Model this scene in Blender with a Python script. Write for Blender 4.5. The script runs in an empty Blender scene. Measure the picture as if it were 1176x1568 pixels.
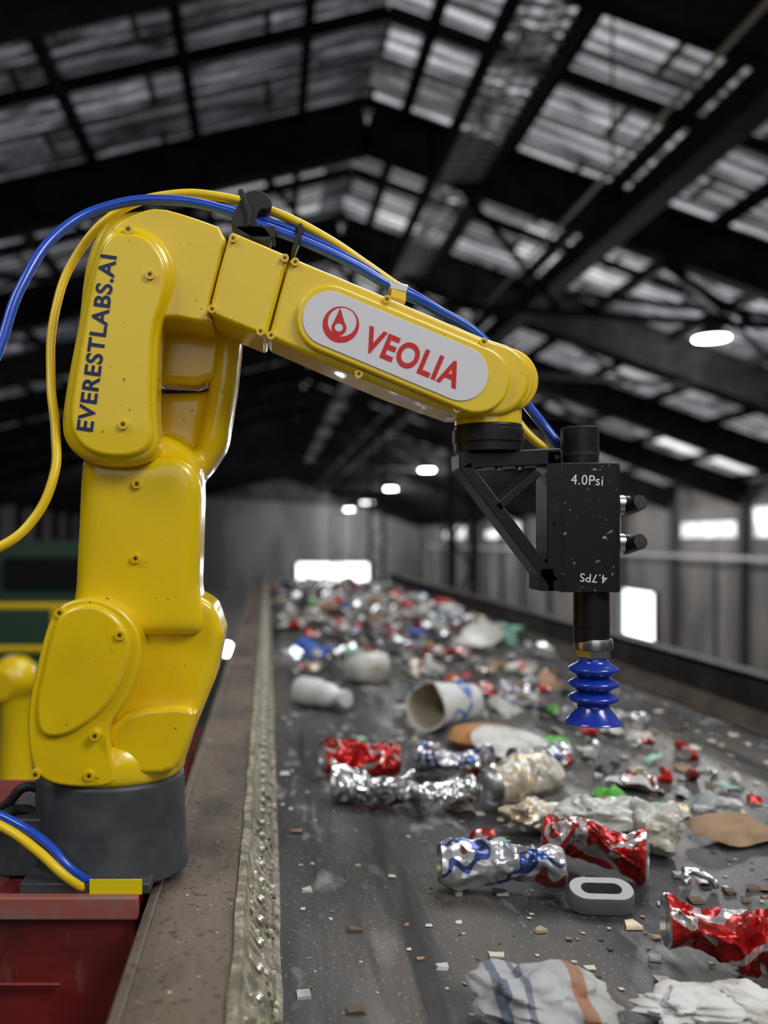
import bpy, math, random
from mathutils import Vector, Matrix, noise
random.seed(7)
CZ=1.32; F=1418.0; VX=410.0; VY=826.0      # camera constants (eye height, focal length and vanishing point in image pixels)
def U(u,v,y):
    """image pixel coordinates -> metres, back-projected from the camera to depth y"""
    return Vector(((u-VX)*y/F, y, CZ-(v-VY)*y/F))
# ------------------------------------------------------------ materials
def nt(m):
    m.use_nodes=True; n=m.node_tree; return n, n.nodes, n.links
def setb(b,**k):
    for a,v in k.items():
        a=a.replace('_',' ')
        if a in b.inputs: b.inputs[a].default_value=v
def ramp(N,stops,interp='LINEAR'):
    r=N.new('ShaderNodeValToRGB'); r.color_ramp.interpolation=interp
    el=r.color_ramp.elements
    while len(el)<len(stops): el.new(0.5)
    for e,(p,c) in zip(el,stops):
        e.position=p; e.color=(c[0],c[1],c[2],1)
    return r
def mat(name,c,rough=.5,metal=0,c2=None,scale=20,lo=.45,hi=.65,bump=0,bscale=60,coat=0,stretch=None,emit=None,es=0,c3=None,trans=0,alpha=1,detail=6,spec=.5):
    m=bpy.data.materials.new(name); T,N,L=nt(m); b=N['Principled BSDF']
    setb(b,Base_Color=(*c,1),Roughness=rough,Metallic=metal,Coat_Weight=coat,Transmission_Weight=trans,Alpha=alpha,Specular_IOR_Level=spec)
    tc=N.new('ShaderNodeTexCoord'); mp=N.new('ShaderNodeMapping'); L.new(tc.outputs['Object'],mp.inputs['Vector'])
    if stretch: mp.inputs['Scale'].default_value=stretch
    if c2:
        n=N.new('ShaderNodeTexNoise'); n.inputs['Scale'].default_value=scale; n.inputs['Detail'].default_value=detail
        L.new(mp.outputs[0],n.inputs['Vector'])
        st=[(lo,c),(hi,c2)]
        if c3: st.append((min(hi+.1,1),c3))
        r=ramp(N,st); L.new(n.outputs['Fac'],r.inputs['Fac']); L.new(r.outputs['Color'],b.inputs['Base Color'])
        if es: L.new(r.outputs['Color'],b.inputs['Emission Color']); b.inputs['Emission Strength'].default_value=es
    elif es:
        b.inputs['Emission Color'].default_value=(*(emit or c),1); b.inputs['Emission Strength'].default_value=es
    if bump:
        n=N.new('ShaderNodeTexNoise'); n.inputs['Scale'].default_value=bscale; n.inputs['Detail'].default_value=5
        L.new(mp.outputs[0],n.inputs['Vector'])
        bp=N.new('ShaderNodeBump'); bp.inputs['Strength'].default_value=bump; bp.inputs['Distance'].default_value=.01
        L.new(n.outputs['Fac'],bp.inputs['Height']); L.new(bp.outputs[0],b.inputs['Normal'])
    return m
def overlay(m,scale,lo,hi,col,stretch=None,detail=3,amount=1.0,off=0):
    """mix a thresholded noise layer of another colour over the base colour (dirt, chips, smears)"""
    T,N,L=nt(m); b=N['Principled BSDF']
    tc=N.new('ShaderNodeTexCoord'); mp=N.new('ShaderNodeMapping'); L.new(tc.outputs['Object'],mp.inputs[0])
    mp.inputs['Location'].default_value=(off,off*.7,0)
    if stretch: mp.inputs['Scale'].default_value=stretch
    n2=N.new('ShaderNodeTexNoise'); n2.inputs['Scale'].default_value=scale; n2.inputs['Detail'].default_value=detail
    L.new(mp.outputs[0],n2.inputs['Vector']); r2=ramp(N,[(lo,(0,0,0)),(hi,(amount,)*3)]); L.new(n2.outputs['Fac'],r2.inputs['Fac'])
    mx=N.new('ShaderNodeMixRGB'); ls=b.inputs['Base Color'].links
    if ls: L.new(ls[0].from_socket,mx.inputs['Color1'])
    else: mx.inputs['Color1'].default_value=b.inputs['Base Color'].default_value
    L.new(r2.outputs['Color'],mx.inputs['Fac']); mx.inputs['Color2'].default_value=(*col,1); L.new(mx.outputs[0],b.inputs['Base Color'])
    return m
YEL=mat('yellow_paint',(.82,.57,.004),.27,0,c2=(.74,.49,.004),scale=9,lo=.5,hi=.85,bump=.03,bscale=500,coat=.45)
overlay(YEL,190,.715,.75,(.20,.13,.02))
overlay(YEL,7,.60,.82,(.45,.30,.01),amount=.35,detail=8,off=3)
YELD=mat('yellow_screw',(.50,.33,.01),.35,.2)
YHOSE=mat('yellow_hose',(.85,.58,.01),.35)
BHOSE=mat('blue_hose',(.010,.07,.50),.28,coat=.3)
DARK=mat('dark_hole',(.02,.018,.01),.6)
BASEG=mat('base_grey',(.040,.044,.050),.5,c2=(.07,.07,.07),scale=30)
BLK=mat('black_anodised',(.010,.010,.011),.38,.2,c2=(.025,.025,.025),scale=60,lo=.6,hi=.75,bump=.05)
BLKS=mat('black_scratched',(.012,.012,.013),.35,.2,c2=(.40,.40,.39),scale=160,lo=.66,hi=.72)
RUB=mat('black_rubber',(.01,.01,.01),.6)
STEEL=mat('steel',(.55,.53,.50),.28,1)
WHT=mat('white_vinyl',(.72,.71,.74),.35)
REDV=mat('red_print',(.60,.012,.012),.4)
NAVY=mat('navy_print',(.008,.015,.09),.4)
WPEN=mat('white_marker',(.8,.8,.78),.6)
CUP=mat('blue_silicone',(.008,.035,.36),.22,coat=.5)
LABEL=mat('yellow_label',(.75,.60,.0),.5)
REDP=mat('red_steel',(.17,.009,.009),.5,c2=(.07,.008,.008),scale=7,lo=.45,hi=.68,c3=(.02,.012,.010),bump=.2,bscale=25)
overlay(REDP,40,.62,.74,(.16,.09,.07),stretch=(1,1,.4),amount=.5)
REDL=mat('red_steel_edge',(.30,.085,.07),.55,c2=(.20,.14,.12),scale=30)
BROWN=mat('dirty_steel',(.150,.116,.088),.55,.1,c2=(.080,.062,.048),scale=14,c3=(.22,.18,.145),bump=.35,bscale=40,stretch=(1,.4,1))
overlay(BROWN,90,.58,.68,(.05,.038,.027),amount=.8)
overlay(BROWN,6,.5,.7,(.05,.035,.022),amount=.7,off=5,detail=8)
SKIRT=mat('skirt_dirty',(.36,.32,.245),.7,0,c2=(.15,.13,.09),scale=60,lo=.4,hi=.6,bump=.6,bscale=120)
SIDEB=mat('sideboard_dark',(.016,.015,.014),.65,c2=(.05,.04,.032),scale=8,bump=.2,spec=.3)
BELT=mat('belt_rubber',(.030,.031,.033),.45,c2=(.064,.064,.064),scale=9,lo=.40,hi=.60,c3=(.14,.135,.13),bump=.3,bscale=30,stretch=(1,.2,1),detail=10)
overlay(BELT,26,.58,.72,(.34,.33,.31),stretch=(1,.35,1),amount=.8,detail=7)
overlay(BELT,5,.52,.72,(.11,.09,.07),stretch=(1,.3,1),amount=.8,off=4)
overlay(BELT,260,.65,.70,(.40,.38,.34),amount=.9,off=9)
overlay(BELT,14,.54,.63,(.012,.012,.012),stretch=(1.4,.12,1),amount=.85,off=14)
CONC=mat('concrete',(.20,.19,.18),.8,c2=(.12,.115,.11),scale=.6)
DECK=mat('deck_steel',(.03,.03,.03),.8,c2=(.055,.05,.045),scale=5)
BEAM=mat('beam_dark',(.010,.010,.011),.9,c2=(.020,.020,.021),scale=2,spec=.1)
BEAM2=mat('purlin_dark',(.015,.015,.017),.9,spec=.1)
POST=mat('wall_post_grey',(.09,.088,.085),.7)
GRILL=mat('walkway_galv',(.42,.43,.45),.5,.1)
PIPE=mat('pipe_tan',(.46,.39,.30),.6)
# ------------------------------------------------------------ mesh builder
def chaikin(p,n=2):
    for _ in range(n):
        q=[]
        for i in range(len(p)):
            a=p[i]; c=p[(i+1)%len(p)]
            q.append((a[0]*.75+c[0]*.25,a[1]*.75+c[1]*.25)); q.append((a[0]*.25+c[0]*.75,a[1]*.25+c[1]*.75))
        p=q
    return p
def arc(cx,cy,r,a0,a1,n=14):
    return [(cx+r*math.cos(math.radians(a0+(a1-a0)*i/n)),cy+r*math.sin(math.radians(a0+(a1-a0)*i/n))) for i in range(n+1)]
def stadium(ax,ay,bx,by,r,n=16):
    a=math.degrees(math.atan2(by-ay,bx-ax)); return arc(bx,by,r,a-90,a+90,n)+arc(ax,ay,r,a+90,a+270,n)
def inset(p,s,sy=None):
    cx=sum(q[0] for q in p)/len(p); cy=sum(q[1] for q in p)/len(p); sy=sy or s
    return [(cx+(q[0]-cx)*s,cy+(q[1]-cy)*sy) for q in p]
class MB:
    def __init__(s): s.v=[];s.f=[];s.m=[];s.mats=[]
    def mi(s,m):
        if m not in s.mats: s.mats.append(m)
        return s.mats.index(m)
    def add(s,vs,fs,m,M=None):
        o=len(s.v); k=s.mi(m)
        for p in vs:
            p=Vector(p); s.v.append(M@p if M else p)
        for f in fs: s.f.append([i+o for i in f]); s.m.append(k)
    def box(s,c,d,m,M=None):
        x,y,z=d[0]/2,d[1]/2,d[2]/2; cx,cy,cz=c
        vs=[(cx+a*x,cy+b_*y,cz+e*z) for a in(-1,1) for b_ in(-1,1) for e in(-1,1)]
        s.add(vs,[(0,1,3,2),(4,6,7,5),(0,4,5,1),(2,3,7,6),(0,2,6,4),(1,5,7,3)],m,M)
    def beam(s,a,b_,w,h,m):
        a=Vector(a);b_=Vector(b_);d=b_-a;L_=d.length
        q=d.to_track_quat('X','Z').to_matrix().to_4x4(); s.box((0,0,0),(L_,w,h),m,Matrix.Translation((a+b_)/2)@q)
    def prism(s,pts,y0,y1,m,yref=None,raw=False):
        yref=yref or y0
        P=[U(a,c,yref) for a,c in pts] if not raw else [Vector((a,0,c)) for a,c in pts]
        n=len(P); vs=[(p.x,y0,p.z) for p in P]+[(p.x,y1,p.z) for p in P]
        ar=sum(P[i].x*P[(i+1)%n].z-P[(i+1)%n].x*P[i].z for i in range(n))
        fr=list(range(n)); bk=list(range(2*n-1,n-1,-1)); sd=[(i,i+n,(i+1)%n+n,(i+1)%n) for i in range(n)]
        if ar<0:
            fr=fr[::-1];bk=bk[::-1];sd=[q[::-1] for q in sd]
        s.add(vs,[fr,bk]+sd,m)
    def lathe(s,prof,m,M=None,n=40,cap=True):
        vs=[];fs=[];k=len(prof)
        for r,z in prof:
            for j in range(n):
                a=2*math.pi*j/n; vs.append((r*math.cos(a),r*math.sin(a),z))
        for i in range(k-1):
            for j in range(n):
                a=i*n+j;b_=i*n+(j+1)%n; fs.append((a,b_,b_+n,a+n))
        if cap: fs.append(tuple(range(n))[::-1]); fs.append(tuple((k-1)*n+j for j in range(n)))
        s.add(vs,fs,m,M)
    def cyl(s,a,b_,r,m,n=24):
        a=Vector(a);b_=Vector(b_);d=b_-a
        M=Matrix.Translation(a)@d.to_track_quat('Z','Y').to_matrix().to_4x4()
        s.lathe([(r,0),(r,d.length)],m,M,n)
    def build(s,name,parent=None,smooth=True,bevel=0,seg=3,sharp=40,origin=None,wn=False):
        me=bpy.data.meshes.new(name)
        o=Vector(origin) if origin is not None else Vector((0,0,0))
        me.from_pydata([tuple(p-o) for p in s.v],[],s.f); me.update()
        for m in s.mats: me.materials.append(m)
        me.polygons.foreach_set('material_index',s.m)
        if smooth:
            me.polygons.foreach_set('use_smooth',[True]*len(s.f))
            if not wn: me.set_sharp_from_angle(angle=math.radians(sharp))
        ob=bpy.data.objects.new(name,me); bpy.context.collection.objects.link(ob); ob.location=o
        if bevel:
            b_=ob.modifiers.new('bevel','BEVEL'); b_.width=bevel; b_.segments=seg; b_.limit_method='ANGLE'; b_.angle_limit=math.radians(40); b_.harden_normals=False
            if wn:
                w=ob.modifiers.new('wn','WEIGHTED_NORMAL'); w.keep_sharp=False; w.weight=80
        if parent: par(ob,parent)
        return ob
def par(ob,e):
    ob.parent=e; ob.matrix_parent_inverse=Matrix.Translation(-e.location)
def empty(name,loc=(0,0,0)):
    e=bpy.data.objects.new(name,None); e.location=loc; e.empty_display_size=.1; bpy.context.collection.objects.link(e); return e
def casting(mb,name,parent,bevel=.015,voxel=.003,it=14):
    ob=mb.build(name,parent,smooth=True,sharp=180)
    b_=ob.modifiers.new('b','BEVEL'); b_.width=bevel;b_.segments=4;b_.limit_method='ANGLE';b_.angle_limit=math.radians(40)
    r=ob.modifiers.new('r','REMESH'); r.mode='VOXEL'; r.voxel_size=voxel; r.use_smooth_shade=True
    s=ob.modifiers.new('s','SMOOTH'); s.factor=.5; s.iterations=it
    return ob
def tube(name,pts,r,m,parent):
    c=bpy.data.curves.new(name,'CURVE'); c.dimensions='3D'; c.bevel_depth=r; c.bevel_resolution=5; c.resolution_u=14; c.use_fill_caps=True
    sp=c.splines.new('BEZIER'); sp.bezier_points.add(len(pts)-1)
    for bp,p in zip(sp.bezier_points,pts):
        bp.co=p; bp.handle_left_type=bp.handle_right_type='AUTO'
    c.materials.append(m); ob=bpy.data.objects.new(name,c); bpy.context.collection.objects.link(ob)
    if parent: par(ob,parent)
    return ob
def text(name,body,center,ang,w,h,m,parent,bold=.02):
    c=bpy.data.curves.new(name,'FONT'); c.body=body; c.size=1; c.offset=bold; c.extrude=.002; c.space_character=1.08
    t=bpy.data.objects.new(name+'_t',c); bpy.context.collection.objects.link(t); bpy.context.view_layer.update()
    me=bpy.data.meshes.new_from_object(t.evaluated_get(bpy.context.evaluated_depsgraph_get())); bpy.data.objects.remove(t)
    xs=[v.co.x for v in me.vertices]; ys=[v.co.y for v in me.vertices]
    cx,cy=(max(xs)+min(xs))/2,(max(ys)+min(ys))/2; sx=w/(max(xs)-min(xs)); sy=h/(max(ys)-min(ys))
    X=Vector((math.cos(ang),0,math.sin(ang))); Y=Vector((-math.sin(ang),0,math.cos(ang)))
    for v in me.vertices:
        p=X*((v.co.x-cx)*sx)+Y*((v.co.y-cy)*sy); v.co=(p.x,-v.co.z*.05,p.z)
    me.materials.clear(); me.materials.append(m)
    ob=bpy.data.objects.new(name,me); bpy.context.collection.objects.link(ob); ob.location=center
    par(ob,parent); return ob
# ================================================================= ROBOT
R=empty('robotic_arm',(-.165,.975,.98))
A=[(178,342),(215,343),(245,360),(265,392),(268,430),(255,470),(243,500),(239,570),(238,640),(245,690),(215,712),(165,715),(125,705),(98,680),(91,650),(97,600),(112,520),(130,430),(148,370),(160,350)]
mb=MB(); mb.prism(chaikin(A,2),.903,.962,YEL); mb.build('elbow_cover',R,bevel=.012,seg=5,wn=True)
mb=MB(); mb.prism(chaikin(inset(A,.86,.93),2),.899,.93,YEL); mb.build('elbow_cover_face',R,bevel=.005,seg=4,wn=True)
A2=[(150,345),(185,322),(235,318),(268,345),(262,440),(240,500),(238,700),(150,712),(110,690),(100,640),(118,500),(128,400)]
mb=MB(); mb.prism(chaikin(A2,2),.955,1.0,YEL,yref=.955); mb.build('elbow_body',R,bevel=.01,seg=4,wn=True)
mb=MB()
mb.prism([(122,690),(232,700),(262,690),(300,712),(308,745),(303,900),(315,975),(100,975),(112,900)],.925,1.02,YEL)
mb.prism([(340,470),(372,500),(363,585),(348,680),(314,735),(300,690),(318,600),(326,530)],.975,1.05,YEL,yref=.98)
mb.prism([(226,600),(330,596),(330,700),(280,770),(225,770)],.998,1.045,YEL,yref=.998)
mb.prism([(226,660),(262,668),(300,690),(316,735),(250,780),(220,740)],.955,1.04,YEL,yref=.96)
casting(mb,'link_arm',R,bevel=.014,it=30)
mb=MB(); mb.prism([(235,480),(345,490),(333,578),(300,588),(236,585)],.975,1.03,YEL,yref=.975); mb.build('elbow_motor',R,bevel=.008,seg=3,wn=True)
mb=MB()
mb.prism([(120,960),(200,925),(290,905),(328,925),(343,972),(330,1040),(305,1100),(290,1140),(278,1178),(262,1192),(80,1192),(60,1150),(90,1000)],.94,1.045,YEL)
mb.lathe([(.074,1.075),(.078,1.082),(.078,1.10),(.070,1.118)],YEL,Matrix.Translation((-.165,.975,0)),64)
casting(mb,'turret',R,bevel=.024,it=12)
mb=MB(); mb.prism(chaikin([(160,1122),(200,1086),(292,1080),(302,1098),(285,1150),(266,1186),(195,1188),(175,1160)],1),.908,.96,YEL); mb.build('turret_fender',R,bevel=.008,seg=4,wn=True)
C=[(92,925),(135,913),(182,928),(212,962),(218,1000),(206,1048),(186,1085),(166,1112),(168,1150),(178,1185),(172,1206),(95,1206),(55,1190),(43,1150),(42,1085),(56,1020),(72,955)]
mb=MB(); mb.prism(chaikin(C,2),.897,.955,YEL); mb.build('shoulder_cover',R,bevel=.010,seg=5,wn=True)
mb=MB(); mb.prism(chaikin([(95,935),(135,922),(172,937),(196,968),(200,1000),(188,1045),(168,1080),(140,1105),(100,1130),(60,1130),(52,1085),(66,1020),(80,960)],2),.892,.92,YEL); mb.build('shoulder_cover_face',R,bevel=.005,seg=4,wn=True)
# forearm
mb=MB(); mb.prism(chaikin([(160,380),(170,345),(215,322),(243,317),(285,328),(351,352),(335,410),(318,478),(330,498),(250,482),(200,500),(170,450)],1),.912,1.0,YEL); mb.build('elbow_block',R,bevel=.010,seg=4,wn=True)
mb=MB(); mb.prism([(353,353),(442,391),(426,450),(408,516),(319,480),(336,412)],.907,.995,YEL); mb.build('forearm_rear',R,bevel=.004,seg=3,wn=True)
P=[(445,392),(600,457),(735,514)]+arc(757,580,56,-70,85,16)+[(700,634),(600,598),(500,556),(411,517),(428,452)]
mb=MB(); mb.prism(P,.907,.975,YEL); mb.build('forearm_front',R,bevel=.005,seg=3,wn=True)
mb=MB(); mb.prism(stadium(505,488,730,581,52),.9005,.915,YEL); mb.build('forearm_cover',R,bevel=.003,seg=3,wn=True)
mb=MB(); mb.prism(stadium(505,488,706,572,42),.8995,.903,WHT); mb.build('name_plate',R,bevel=.0004,seg=1)
mb=MB(); c=U(772,584,.93); mb.cyl((c.x,.922,c.z),(c.x,.985,c.z),.0325,YEL,48); c=U(768,584,.92); mb.cyl((c.x,.914,c.z),(c.x,.93,c.z),.031,YEL,48)
mb.build('wrist_joint',R,bevel=.002,seg=2)
fc=U(747,652,.945)
mb=MB(); mb.lathe([(.030,fc.z+.038),(.0335,fc.z+.02),(.0335,fc.z-.000)],YEL,Matrix.Translation((fc.x,.945,0)),48); mb.build('wrist_neck',R)
mb=MB(); mb.lathe([(.034,fc.z-.0275),(.034,fc.z-.001),(.033,fc.z)],BLK,Matrix.Translation((fc.x,.945,0)),56)
mb.lathe([(.0355,fc.z-.018),(.0355,fc.z-.005)],BLK,Matrix.Translation((fc.x,.945,0)),56); mb.build('tool_flange',R,bevel=.001,seg=2)
mb=MB()
def screw(u,v,y,r=.0048):
    p=U(u,v,y); mb.cyl((p.x,y-.003,p.z),(p.x,y+.006,p.z),r,YEL,20); mb.cyl((p.x,y-.0031,p.z),(p.x,y-.0025,p.z),r*.62,YELD,16); mb.cyl((p.x,y-.0033,p.z),(p.x,y-.0026,p.z),r*.34,DARK,6)
for q in [(230,421,.899),(189,650,.899),(197,352,.903),(210,741,.925),(208,855,.925),(184,972,.892),(146,1126,.892),(137,1187,.897),(92,938,.897),(55,1185,.897)]: screw(*q)
for q in [(357,366),(325,474),(436,396),(452,402),(399,508),(415,514),(592,459),(740,524),(549,573),(699,626),(770,596)]: screw(q[0],q[1],.907,.0040)
mb.build('cover_screws',R)
text('forearm_lettering','VEOLIA',U(632,547,.8992),-math.radians(22.7),.101,.0255,REDV,R,.03)
text('upper_arm_lettering','EVERESTLABS.AI',U(148,525,.8985),math.radians(82.2),.172,.0165,NAVY,R,.022)
mb=MB()
def ringpts(cx,cy,r0,ox,oy,r1,n=40):
    a=[(cx+r0*math.cos(2*math.pi*i/n),cy+r0*math.sin(2*math.pi*i/n)) for i in range(n)]
    b_=[(cx+ox+r1*math.cos(2*math.pi*i/n),cy+oy+r1*math.sin(2*math.pi*i/n)) for i in range(n)]
    return a,b_
a,b_=ringpts(522,497,28,2,-4,22)
n=40
mb.add([U(p[0],p[1],.8993) for p in a+b_],[(i,(i+1)%n,(i+1)%n+n,i+n) for i in range(n)],REDV)
a,b_=ringpts(519,502,11.5,0,-1,6.5)
mb.add([U(p[0],p[1],.8991) for p in a+b_],[(i,(i+1)%n,(i+1)%n+n,i+n) for i in range(n)],REDV)
d=[(510,495),(521,471),(528,495),(519,492)]
mb.add([U(p[0],p[1],.8992) for p in d],[(0,1,2,3)],REDV)
mb.build('emblem',R,smooth=False)
mb=MB(); Mb=Matrix.Translation((-.165,.975,0))
mb.lathe([(.082,.981),(.082,.990),(.079,1.0),(.078,1.03),(.077,1.076),(.072,1.080)],BASEG,Mb,64)
mb.box((-.225,.985,1.01),(.09,.11,.058),BASEG)
mb.build('base',R,bevel=.002,seg=2)
mb=MB(); mb.box((-.145,.884,.9885),(.050,.002,.014),LABEL); mb.build('warning_label',R)
mb=MB(); mb.box((-.175,.925,.986),(.125,.08,.010),BASEG); mb.build('base_plate',R,bevel=.001,seg=1)
mb=MB()
def rib(a,b_,w,y0,y1):
    a=Vector(a);b_=Vector(b_);d=(b_-a).normalized()*1; n_=Vector((-d.y,d.x))*w/2
    mb.prism([tuple(a+n_),tuple(b_+n_),tuple(b_-n_),tuple(a-n_)],y0,y1,BLK)
rib((703,706),(860,698),24,.925,.965); rib((712,712),(848,893),19,.925,.965); rib((850,690),(850,905),24,.925,.965); rib((762,778),(826,722),13,.925,.965); rib((838,870),(838,905),22,.925,.965)
mb.build('tool_bracket',R,bevel=.001,seg=2)
mb=MB()
for u in (737,768,800): 
    p=U(u,712,.923); mb.cyl((p.x,.935,p.z+.004),(p.x,.935,p.z-.004),.004,STEEL,12)
for v in (700,800,880):
    p=U(852,v,.925); mb.cyl((p.x,.923,p.z),(p.x,.93,p.z),.0025,BLK,10)
mb.build('bracket_bolts',R)
gx=.3235; gy=.95
mb=MB(); mb.box((gx,gy,1.332),(.058,.046,.130),BLKS); mb.box((gx+.0275,.9275,1.332),(.0035,.002,.126),BLK); mb.build('actuator_block',R,bevel=.0025,seg=3,wn=True)
mb=MB(); Ma=Matrix.Translation((.320,gy,0))
mb.lathe([(.0188,1.396),(.0188,1.4335),(.0175,1.435)],BLK,Ma,40); mb.lathe([(.0192,1.405),(.0192,1.409)],RUB,Ma,40)
Mc=Matrix.Translation((.332,gy,0)); mb.lathe([(.0175,1.214),(.0178,1.216),(.0178,1.267)],BLK,Mc,40)
mb.lathe([(.0182,1.232),(.0182,1.236)],BLK,Mc,40); mb.build('actuator_cylinders',R)
mb=MB(); Mc=Matrix.Translation((.334,gy,0))
mb.lathe([(.0185,1.2185),(.0195,1.215),(.0195,1.208),(.015,1.207),(.0125,1.206)],STEEL,Mc,40); mb.lathe([(.0165,1.1985),(.0178,1.2),(.0178,1.2065),(.0165,1.2075)],STEEL,Mc,6)
mb.build('cup_nuts',R,sharp=25)
prof=[(.014,1.199),(.015,1.196)]
for i in range(3):
    z=1.193-i*.0148; prof+= [(.0155,z+.001),(.021,z-.002),(.0246,z-.0045),(.0251,z-.0062),(.0246,z-.0078),(.019,z-.011),(.0160,z-.0133)]
z=1.1486; prof+=[(.0165,z),(.018,z-.003),(.022,z-.008),(.0262,z-.0135),(.0283,z-.0152),(.0286,z-.0165),(.0275,z-.0168),(.020,z-.009)]
mb=MB(); mb.lathe(prof,CUP,Mc,56); mb.build('suction_cup',R,sharp=60)
mb=MB()
for v in (773,832):
    p=U(940,v,.94); x0=p.x-.006
    mb.cyl((x0,.942,p.z),(x0+.010,.942,p.z),.0085,STEEL,6); mb.cyl((x0+.010,.942,p.z),(x0+.016,.942,p.z),.0100,STEEL,24); mb.cyl((x0+.016,.942,p.z),(x0+.0165,.942,p.z),.009,DARK,24)
    mb.cyl((x0+.0165,.942,p.z),(x0+.0225,.940,p.z),.0092,BLK,24); mb.cyl((x0+.019,.945,p.z-.004),(x0+.026,.922,p.z+.002),.0078,BLK,24)
mb.build('air_fittings',R,sharp=35)
text('pen_mark_top','4.0Psi',Vector((.3195,.9266,1.3795)),math.radians(-3),.032,.0100,WPEN,R,0)
text('pen_mark_bottom','4.7PS',Vector((.326,.9266,1.281)),math.radians(176),.027,.0085,WPEN,R,0)
def tp(l): return [U(*q) for q in l]
tube('blue_air_hose',tp([(-60,640,.86),(-8,550,.88),(32,440,.90),(95,352,.93),(170,315,.95),(250,306,.95),(345,322,.95),(400,345,.948),(470,372,.948),(540,405,.95),(600,440,.955),(660,470,.985),(740,520,1.0),(800,610,1.0),(835,655,.98),(862,690,.975)]),.0052,BHOSE,R)
tube('blue_air_hose_b',tp([(345,318,.958),(400,335,.957),(470,362,.957),(540,396,.958),(600,432,.965),(660,466,.99),(760,540,1.0),(815,630,1.0),(850,680,.985)]),.0040,BHOSE,R)
tube('yellow_air_hose',tp([(-70,860,.88),(-5,840,.88),(45,803,.89),(82,730,.90),(85,660,.92),(78,585,.95),(84,480,.97),(118,390,.98),(180,325,.975),(265,298,.965),(345,303,.962),(420,325,.958),(500,365,.957),(560,405,.96),(610,440,.965)]),.0048,YHOSE,R)
tube('yellow_air_hose_b',tp([(770,600,1.0),(800,655,.985),(838,690,.98),(905,740,.985),(938,795,.975),(945,830,.955)]),.0046,YHOSE,R)
tube('base_air_hose_blue',tp([(-60,1225,.94),(20,1258,.905),(70,1290,.892),(118,1338,.886),(150,1352,.905),(165,1350,.925)]),.0045,BHOSE,R)
tube('base_air_hose_yellow',tp([(-60,1240,.93),(15,1272,.90),(60,1305,.886),(105,1345,.882),(135,1360,.895),(150,1350,.925)]),.0048,YHOSE,R)
tube('base_cable',tp([(-40,1255,.96),(10,1232,.95),(40,1205,.95),(75,1215,.955)]),.005,RUB,R)
tube('base_cable_b',tp([(-40,1300,.95),(5,1250,.94),(30,1240,.95),(80,1260,.955)]),.006,RUB,R)
mb=MB(); mb.prism(chaikin([(352,345),(358,325),(370,300),(385,290),(405,293),(418,308),(412,322),(398,318),(390,340),(412,352),(418,372),(395,370),(375,358)],1),.94,.966,RUB)
mb.prism([(364,290),(372,288),(386,325),(384,345),(376,347),(378,328)],.936,.942,RUB)
mb.prism([(452,345),(462,340),(466,350),(452,385),(446,383),(456,352)],.938,.966,RUB)
mb.build('hose_clamp',R,bevel=.0012,seg=2)
mb=MB(); mb.prism([(598,430),(626,436),(624,448),(596,442)],.93,.955,STEEL); mb.prism([(600,442),(622,448),(622,462),(598,455)],.93,.96,YEL); mb.build('hose_anchor',R,bevel=.001,seg=2)
mb=MB(); c=U(392,345,.945); mb.box((c.x,.955,c.z-.008),(.04,.03,.012),RUB); mb.build('hose_clamp_foot',R,bevel=.001)
# ================================================================= CONVEYOR
K=empty('conveyor_belt',(.5,3,0))
Y0,Y1=-.8,8.2
mb=MB()
nx,ny=14,90; vs=[];fs=[]
for j in range(ny+1):
    for i in range(nx+1):
        x=.004+(1.075-.004)*i/nx; y=Y0+(Y1-Y0)*j/ny
        vs.append((x,y,.9+.0006*math.sin(9*x+y)))
for j in range(ny):
    for i in range(nx): a=j*(nx+1)+i; fs.append((a,a+1,a+nx+2,a+nx+1))
mb.add(vs,fs,BELT); mb.box((.54,(Y0+Y1)/2,.86),(1.07,Y1-Y0,.03),BELT); mb.cyl((.02,Y1,.83),(1.06,Y1,.83),.07,BELT,32); mb.build('belt',K)
mb=MB(); yc=(Y0+Y1)/2; yl=Y1-Y0
mb.box((-.066,yc,.962),(.088,yl,.012),BROWN); mb.box((-.106,yc,.90),(.008,yl,.13),BROWN); mb.box((-.112,yc,.968),(.010,yl,.006),BROWN)
mb.build('side_frame_left',K,bevel=.002,seg=2)
mb=MB()
L0=[(-.030,.972),(-.022,.972),(-.018,.955),(.004,.925),(.008,.905),(.014,.9005)]
ny=400; vs=[];fs=[]
for j in range(ny+1):
    y=Y0+yl*j/ny
    for k,(x,z) in enumerate(L0): vs.append((x+.002*noise.noise((x*30,y*12,1)),y,z+.002*noise.noise((x*90,y*20,3))*(0 if k==5 else 1)))
w=len(L0)
for j in range(ny):
    for i in range(w-1): a=j*w+i; fs.append((a,a+1,a+w+1,a+w))
mb.add(vs,fs,SKIRT); mb.build('side_skirt_left',K)
GR=[mat('grit_pale',(.56,.53,.43),.8),mat('grit_olive',(.22,.24,.08),.8),mat('grit_brown',(.11,.08,.05),.8),mat('grit_steel',(.45,.42,.36),.4,.8)]
mb=MB()
def chip(mb,c,s,m,flat=1.0):
    vs=[]
    for a in(-1,1):
        for b2 in(-1,1):
            for e in(-1,1): vs.append((c[0]+a*s*random.uniform(.3,1),c[1]+b2*s*random.uniform(.3,1),c[2]+(e+1)*s*flat*random.uniform(.3,.8)))
    mb.add(vs,[(0,1,3,2),(4,6,7,5),(0,4,5,1),(2,3,7,6),(0,2,6,4),(1,5,7,3)],m)
for i in range(1300):
    t=random.random(); x=-.019+.028*t; z=.953-.036*t; y=.3+random.random()**1.6*4.5
    if t>.93: x=.010;z=.901
    chip(mb,(x,y,z),random.uniform(.0010,.0038),random.choice(GR+[GR[0],GR[2]]))
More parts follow.
